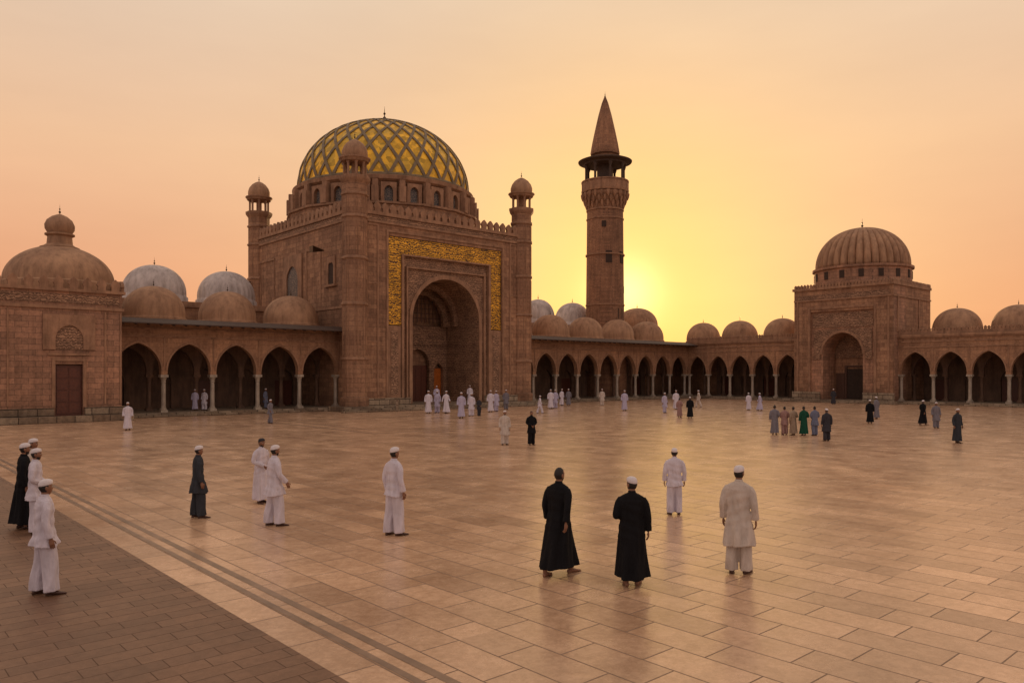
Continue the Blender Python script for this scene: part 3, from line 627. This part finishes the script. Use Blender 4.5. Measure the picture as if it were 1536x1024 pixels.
def figure(name,kind='robe',stride=.0,aL='down',aR='down',turn=0,cap=True,beard=False,mats=None,vox=.0115,seed=1,shoe=True,lean=0.0,stout=1.0,hem=.11,khem=.70,shift=.015):
    rnd=random.Random(seed); p1,p2=rnd.random()*6,rnd.random()*6
    def torso(prof,low):
        cb=PB(); R=[];seg=56
        for i in range(len(prof)-1):
            a=prof[i];b=prof[i+1];k=max(1,int((a[0]-b[0])/.025))
            for j in range(k+(1 if i==len(prof)-2 else 0)):
                t=j/k; z=a[0]*(1-t)+b[0]*t; rx=(a[1]*(1-t)+b[1]*t)*(stout if z<1.36 else 1); ry=(a[2]*(1-t)+b[2]*t)*(stout if z<1.36 else 1)
                dn=max(0,1.05-z); ry+=stride*.42*dn; amp=.055*dn**1.1+.004
                ring=[]
                for q in range(seg):
                    th=2*math.pi*q/seg
                    f=amp*(.5*math.cos(6*th+p1+z*1.6)+.4*math.cos(9*th+p2-z*2.4)+.3*math.cos(3*th+p1*2))
                    f+=.006*math.sin(z*38+3*math.cos(th+p2))*(1 if .75<z<1.32 else 0)
                    ring.append((( rx+f)*math.cos(th)+shift*math.sin(p1)*dn,(ry+f)*math.sin(th)+lean*max(0,z-.9),z+(.016*math.cos(2*th+p1) if z<low+.03 else 0)))
                R.append(ring)
        cb.rings(R); return cb
    top=[(1.495,.055,.055),(1.47,.068,.066),(1.448,.12,.082),(1.415,.18,.098),(1.35,.205,.114),(1.25,.195,.12),(1.12,.18,.118),(1.02,.177,.122),(.9,.188,.132)]
    if kind=='robe': cb=torso(top+[(.7,.195,.145),(.45,.207,.16),(.25,.224,.175),(hem,.24,.19)],hem)
    else:
        e=.9-khem; cb=torso(top+[(.9-e*.5,.203+e*.05,.15+e*.06),(khem,.21+e*.10,.158+e*.12)],khem)
    fy=(stride*.5,-stride*.5); lg=PB()
    for i,sx in enumerate((1,-1)):
        if kind!='robe':
            y=fy[i]
            lg.tube([(sx*.085,0,.92),(sx*.096,y*.45+.02,.52),(sx*.106,y*.9-.005,.24),(sx*.108,y,.06)],[.102,.104,.096,.098],0,20,8,1.1,Vector((0,1,0)),.14,p1+i*2)
        E,W=ARM[(aR,aL)[i]]
        E=Vector((E[0]*sx,E[1]+lean*.25,E[2]));W=Vector((W[0]*sx,W[1]+lean*.1,W[2])); Sh=Vector((sx*.16,lean*.45,1.38))
        d=(W-E).normalized()
        cb.tube([Sh,Sh.lerp(E,.35)+Vector((sx*.018,0,0)),E,E.lerp(W,.5),W-d*.015],[.058,.066,.055,.054,.058],0,16,6,1,Vector((0,1,0)),.10,p2)
    b=PB()
    for part in (cb,lg):
        if not part.v: continue
        me=bpy.data.meshes.new('tmp'); me.from_pydata(part.v,[],part.f); to=bpy.data.objects.new('tmp',me); COL.objects.link(to)
        md=to.modifiers.new('r','REMESH'); md.mode='VOXEL'; md.voxel_size=vox
        sm=to.modifiers.new('s','SMOOTH'); sm.factor=.5; sm.iterations=2
        dg=bpy.context.evaluated_depsgraph_get(); em=bpy.data.meshes.new_from_object(to.evaluated_get(dg))
        b.add([v.co for v in em.vertices],[tuple(p.vertices) for p in em.polygons],0)
        bpy.data.objects.remove(to); bpy.data.meshes.remove(em)
    ly=lean*.6
    b.tube([(0,ly,1.42),(0,ly+.005,1.48),(0,ly+.012,1.55)],[.056,.051,.050],1,14,3)
    b.tube([(0,ly,1.465),(0,ly+.002,1.505)],[.064,.059],0,18,2)
    for i,sx in enumerate((1,-1)):
        E,W=ARM[(aR,aL)[i]]
        E=Vector((E[0]*sx,E[1]+lean*.25,E[2]));W=Vector((W[0]*sx,W[1]+lean*.1,W[2]))
        d=((W-E).normalized()*.7+Vector((0,.05,-.45))).normalized()
        n=Vector((-sx,0,0)); n=(n-d*n.dot(d)).normalized(); w=d.cross(n); w=w if w.y>0 else -w
        b.tube([W-(W-E).normalized()*.05,W,W+d*.035,W+d*.085],[.027,.025,.036,.036],1,12,3,.42,n)
        for k,(off,L) in enumerate(((.027,.072),(.009,.08),(-.009,.074),(-.026,.058))):
            p=W+d*.078+w*off
            b.tube([p,p+d*L*.42+n*.006,p+d*L*.75+n*.02,p+d*L*.92+n*.036],[.0095,.009,.008,.0065],1,6,2)
        p=W+d*.03+w*.028
        b.tube([p,p+d*.025+w*.022+n*.006,p+d*.058+w*.026+n*.014],[.012,.0105,.008],1,6,2)
    for i,sx in enumerate((1,-1)):
        y=fy[i]; x=sx*(.108 if kind!='robe' else .085); oa=sx*.2
        R=[]
        for (t,wd,h) in ((-.075,.022,.05),(-.06,.033,.065),(-.02,.036,.08),(.04,.04,.07),(.10,.047,.048),(.15,.046,.034),(.185,.032,.026),(.195,.014,.018)):
            R.append([(x+oa*t*1.0+wd*math.cos(q),y+t,max(.002,h*.5+h*.5*math.sin(q))) for q in [2*math.pi*k/12 for k in range(12)]])
        b.rings(R,4 if shoe else 1)
        b.tube([(x,y-.02,.05),(x,y-.02,.12),(x,y-.015,.25)],[.036,.036,.045],1,10,2)
    Rm=Matrix.Translation((0,ly+.018,1.602))@Matrix.Rotation(math.radians(turn),4,'Z')
    nl,nm=30,22; hp={}
    def grid(sc,cond,mi):
        vs=[];idx={};fs=[]
        for i in range(nm+1):
            ph=-math.pi/2+math.pi*i/nm
            for j in range(nl):
                th=2*math.pi*j/nl; dx,dy,dz=math.cos(ph)*math.cos(th),math.cos(ph)*math.sin(th),math.sin(ph)
                idx[(i,j)]=len(vs); vs.append(Rm@headpt(dx,dy,dz,sc)); hp[(i,j)]=(dx,dy,dz)
        for i in range(nm):
            for j in range(nl):
                k=(j+1)%nl
                if all(cond(*hp[q]) for q in ((i,j),(i,k),(i+1,k),(i+1,j))): fs.append((idx[(i,j)],idx[(i,k)],idx[(i+1,k)],idx[(i+1,j)]))
        b.add(vs,fs,mi)
    grid(1,lambda *a:True,1)
    grid(1.03,lambda dx,dy,dz:(dz>.52 if dy>.35 else (dz>-.05 if dy>.05 else dz>-.55)),2)
    if beard: grid(1.05,lambda dx,dy,dz:(dy>.0 and dz<-.3 and (abs(dx)>.35 or dz<-.62)),2)
    grid(1.012,lambda dx,dy,dz:(dy>.6 and .14<dz<.32 and .12<abs(dx)<.62),2)
    def addt(t):
        base=len(b.v); b.v+=[tuple(Rm@Vector(v)) for v in t.v]; b.f+=[tuple(base+q for q in f) for f in t.f]; b.m+=t.m
    for sx in (-1,1):
        t=PB(); t.ell((sx*.077,-.004,-.008),(.010,.020,.031),1); t.ell((sx*.029,.0755,.006),(.013,.009,.0065),5); t.ell((sx*.029,.0835,.006),(.0055,.003,.0055),2,8,5); addt(t)
    t=PB(); t.ell((0,.0785,-.060),(.020,.005,.005),6,10,5); addt(t)
    if cap:
        R=[]
        for z,rx,ry in ((.036,.0755,.094),(.039,.0785,.098),(.06,.0785,.098),(.085,.074,.0935),(.106,.0615,.078),(.119,.042,.054),(.125,.02,.026),(.126,.004,.005)):
            R.append([tuple(Rm@Vector((rx*math.cos(q),ry*math.sin(q)-.002,z+.20*ry*math.sin(q)*(1 if z<.1 else .4)))) for q in [2*math.pi*k/24 for k in range(24)]])
        b.rings(R,3)
    me=bpy.data.meshes.new(name+'_mesh'); me.from_pydata(b.v,[],b.f)
    ms=mats or {}
    for m in (ms.get('cloth',WHITE),SKIN,HAIR,ms.get('cap',CAPW),SHOE,EYE,LIP): me.materials.append(m)
    me.polygons.foreach_set('material_index',b.m); me.polygons.foreach_set('use_smooth',[True]*len(b.f)); me.update()
    return me
def place(me,X,Y,h,face,z=0.0,mat=None,capmat=None,name='man'):
    o=bpy.data.objects.new(name,me); COL.objects.link(o); s=h/1.73
    o.location=(X,Y,z+.001); o.scale=(s,s,s); o.rotation_euler=(0,0,-math.radians(face))
    if mat: o.material_slots[0].link='OBJECT'; o.material_slots[0].material=mat
    if capmat: o.material_slots[3].link='OBJECT'; o.material_slots[3].material=capmat
    return o
# face: 0 = away from camera, 90 = towards picture right, 180 = to camera, -90 = left
F=figure
place(F('m1','robe',.46,'down','back',-10,False,True,{'cloth':BLACK},seed=1,shoe=False,stout=1.06,hem=.14),.78,12.8,1.79,40)
place(F('m2','robe',.1,'bent','down',40,True,True,{'cloth':BLACK},seed=2,shoe=False,stout=1.08,hem=.13),1.90,12.15,1.72,10)
place(F('m3','kurta',.06,'down','down',-15,True,False,{'cloth':CREAM},seed=3,stout=1.03,khem=.46),3.81,12.88,1.81,30)
place(F('m4','kurta',.04,'down','down',0,True,True,{'cloth':WHITE},seed=4,khem=.74),3.87,18.26,1.58,5)
place(F('m5','kurta',.10,'down','down',-10,True,False,{'cloth':WHITE},seed=5,khem=.78),-2.45,15.9,1.83,44)
place(F('m6','kurta',.16,'down','fwd',0,True,True,{'cloth':WHITE},seed=6,stout=1.06,khem=.66),-5.24,16.9,1.78,54)
place(F('m7','robe',.05,'down','front',0,True,True,{'cloth':WHITE,'cap':CHAR},seed=7),-6.5,19.86,1.68,120)
place(F('m8','kurta',.12,'down','down',0,True,False,{'cloth':SLATE},seed=8,khem=.60),-7.3,17.83,1.68,58)
place(F('m9','kurta',.14,'down','down',0,True,False,{'cloth':WHITE},seed=9,stout=1.05,khem=.74),-7.1,11.64,1.75,48)
place(F('m10','kurta',.05,'front','front',0,True,True,{'cloth':WHITE},seed=10),-9.98,16.05,1.79,70)
place(F('m11','robe',.1,'down','down',0,True,True,{'cloth':BLACK},seed=11),-10.57,16.6,1.85,55)
place(F('m12','robe',.0,'down','down',0,True,False,{'cloth':CREAM},seed=12),-11.2,17.9,1.84,80)
V=.018
vr0=F('v_r0','robe',.05,'down','down',0,True,True,seed=21,vox=V); vr1=F('v_r1','robe',.35,'fwd','back',0,True,False,seed=22,vox=V)
vk0=F('v_k0','kurta',.08,'down','down',10,True,True,seed=23,vox=V,khem=.5); vk1=F('v_k1','kurta',.45,'back','fwd',0,True,False,seed=24,vox=V)
vh0=F('v_h0','robe',.05,'down','bent',0,False,False,seed=25,vox=V); vk2=F('v_k2','kurta',.1,'front','front',-20,False,True,seed=26,vox=V,khem=.6)
far=[(-.34,36,1.62,vk0,CREAM,170,0),(.91,36,1.6,vk2,BLACK,165,0),(-22.7,45.3,1.66,vr0,WHITE,160,0),(-16.2,51.4,1.62,vk1,GREY,120,0),
(-21.6,67.2,1.75,vk0,BLUE,100,.3),(-26.3,63.6,1.75,vr0,LAV,180,.3),(-25.6,63.8,1.75,vk0,WHITE,200,.3),
(14.35,41.9,1.64,vh0,GREY,20,0),(14.9,41.9,1.56,vk2,PINK,10,0),(15.3,41.7,1.56,vh0,TAN,-15,0),(15.76,41.4,1.6,vh0,GRN,5,0),(16.35,41.4,1.6,vk2,BLUE,-10,0),(15.64,38.1,1.62,vk0,CHAR,0,0),
(24.0,51.4,1.6,vr0,BLACK,20,0),(26.9,56.6,1.65,vr0,GREY,-30,0),(26.8,50,1.62,vr1,BLACK,60,0),(26.0,47,1.6,vk0,GREY,190,0),(21.5,37,1.67,vr0,SLATE,170,0),
(21.6,70,1.6,vr0,WHITE,0,0),(22.3,69,1.6,vr1,LAV,-60,0),(13.35,57.5,1.62,vr0,BLACK,10,0),(12.8,58.6,1.5,vh0,PINK,30,0),(15.25,71.3,1.8,vr0,WHITE,180,0),
(13.0,65.3,1.72,vk0,LAV,150,0),(10.1,68.8,1.85,vr0,LAV,180,0),(3.67,72.7,1.85,vr0,WHITE,170,0),(4.15,73.6,1.8,vk0,LAV,190,0),(2.34,64.2,1.5,vk1,WHITE,80,0),
(5.2,80,1.75,vr0,WHITE,140,0),(5.9,80,1.75,vr0,GREY,200,0),(9.4,80,1.75,vk0,CREAM,180,0),
(-7.0,64.2,1.92,vr0,WHITE,175,0),(-6.35,65.2,1.88,vk0,LAV,200,0),(-5.53,64.4,1.9,vr1,WHITE,140,0),(-3.8,57.5,1.95,vr0,LAV,180,0),(-3.2,60.4,1.8,vk0,WHITE,-160,0),(-4.2,76.4,1.75,vr0,WHITE,180,.42),(-7.2,73.2,1.75,vk0,LAV,170,.42),
(-2.6,60.5,1.45,vk2,CHAR,150,0),(-1.85,66.4,1.9,vr0,WHITE,185,0),(-1.4,67.6,1.85,vk0,LAV,150,0),(-.56,71.3,1.85,vk0,GREY,170,0),(-10.2,68.0,1.0,vk2,TAN,120,0),
(34.8,83,1.7,vr0,CHAR,180,0),(18.5,76,1.7,vk1,CREAM,-80,0)]
for X,Y,h,me,mt_,fc,z in far:
    place(me,X,Y,h,fc+random.uniform(-8,8),z,mt_,None,'woman' if me is vh0 and mt_ in (GRN,PINK,TAN,GREY) else 'man')

# ------------------------------------------------------------ world, sun, camera
SAZ=math.radians(8.35); SEL=math.radians(5.9)
sd=Vector((math.sin(SAZ)*math.cos(SEL),math.cos(SAZ)*math.cos(SEL),math.sin(SEL)))
W=bpy.data.worlds.new('World'); S.world=W; W.use_nodes=True; T=W.node_tree
bg=T.nodes['Background']
class WN(NT):
    def __init__(s): s.t=T
N=WN()
tc=N.n('ShaderNodeTexCoord'); d=tc.outputs['Generated']
nv=N.n('ShaderNodeVectorMath'); nv.operation='NORMALIZE'; N.l(d,nv.inputs[0]); d=nv.outputs[0]
sp=N.n('ShaderNodeSeparateXYZ'); N.l(d,sp.inputs[0]); z=N.math('MAXIMUM',sp.outputs[2],0.0)
base=N.ramp(z,[(0,(.78,.29,.14)),(.10,(.82,.37,.19)),(.26,(.84,.51,.30)),(.45,(.77,.60,.45)),(1,(.60,.50,.45))])
def dot(vec):
    q=N.n('ShaderNodeVectorMath'); q.operation='DOT_PRODUCT'; N.l(d,q.inputs[0]); q.inputs[1].default_value=vec; return q.outputs['Value']
ds=N.math('MAXIMUM',dot(sd),0.0)
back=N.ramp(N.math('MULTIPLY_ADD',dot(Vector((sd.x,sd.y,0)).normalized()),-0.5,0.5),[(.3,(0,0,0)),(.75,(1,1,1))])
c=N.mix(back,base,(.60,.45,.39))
wide=N.math('MULTIPLY',N.math('POWER',ds,16.0),.75)
c=N.mix(wide,c,(.98,.60,.25))
mid=N.math('MULTIPLY',N.math('POWER',ds,75.0),.85)
c=N.mix(mid,c,(1.0,.54,.11))
nar=N.math('MULTIPLY',N.math('POWER',ds,1300.0),.95)
c=N.mix(nar,c,(1.6,1.12,.42))
cl=N.n('ShaderNodeMapping'); cl.inputs['Scale'].default_value=(1.5,1.5,6); N.l(d,cl.inputs[0])
c=N.mix(1.0,c,N.ramp(noise(N,cl.outputs[0],1.6,5,.55),[(.3,(.945,.935,.94)),(.7,(1.03,1.03,1.03))]),'MULTIPLY')
sky=N.n('ShaderNodeTexSky'); sky.sky_type='NISHITA'; sky.sun_disc=False; sky.sun_elevation=SEL; sky.sun_rotation=SAZ; sky.dust_density=3.0
c=N.mix(0.008,c,sky.outputs[0],'ADD')
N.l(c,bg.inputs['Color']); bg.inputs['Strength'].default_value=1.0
L=bpy.data.lights.new('sun','SUN'); L.energy=2.6; L.angle=math.radians(2.0); L.color=(1,.60,.28)
lo=bpy.data.objects.new('sun',L); COL.objects.link(lo); lo.rotation_euler=(-sd).to_track_quat('-Z','Y').to_euler(); lo.location=(30,60,60)
cam=bpy.data.cameras.new('camera'); co=bpy.data.objects.new('camera',cam); COL.objects.link(co)
co.location=(0,0,3.35); co.rotation_euler=(math.radians(90),0,0); cam.sensor_width=36; cam.lens=36*1150/1536; cam.shift_y=48/1536; cam.clip_end=6000
S.camera=co
S.view_settings.view_transform='Standard'; S.view_settings.look='None'; S.view_settings.exposure=0
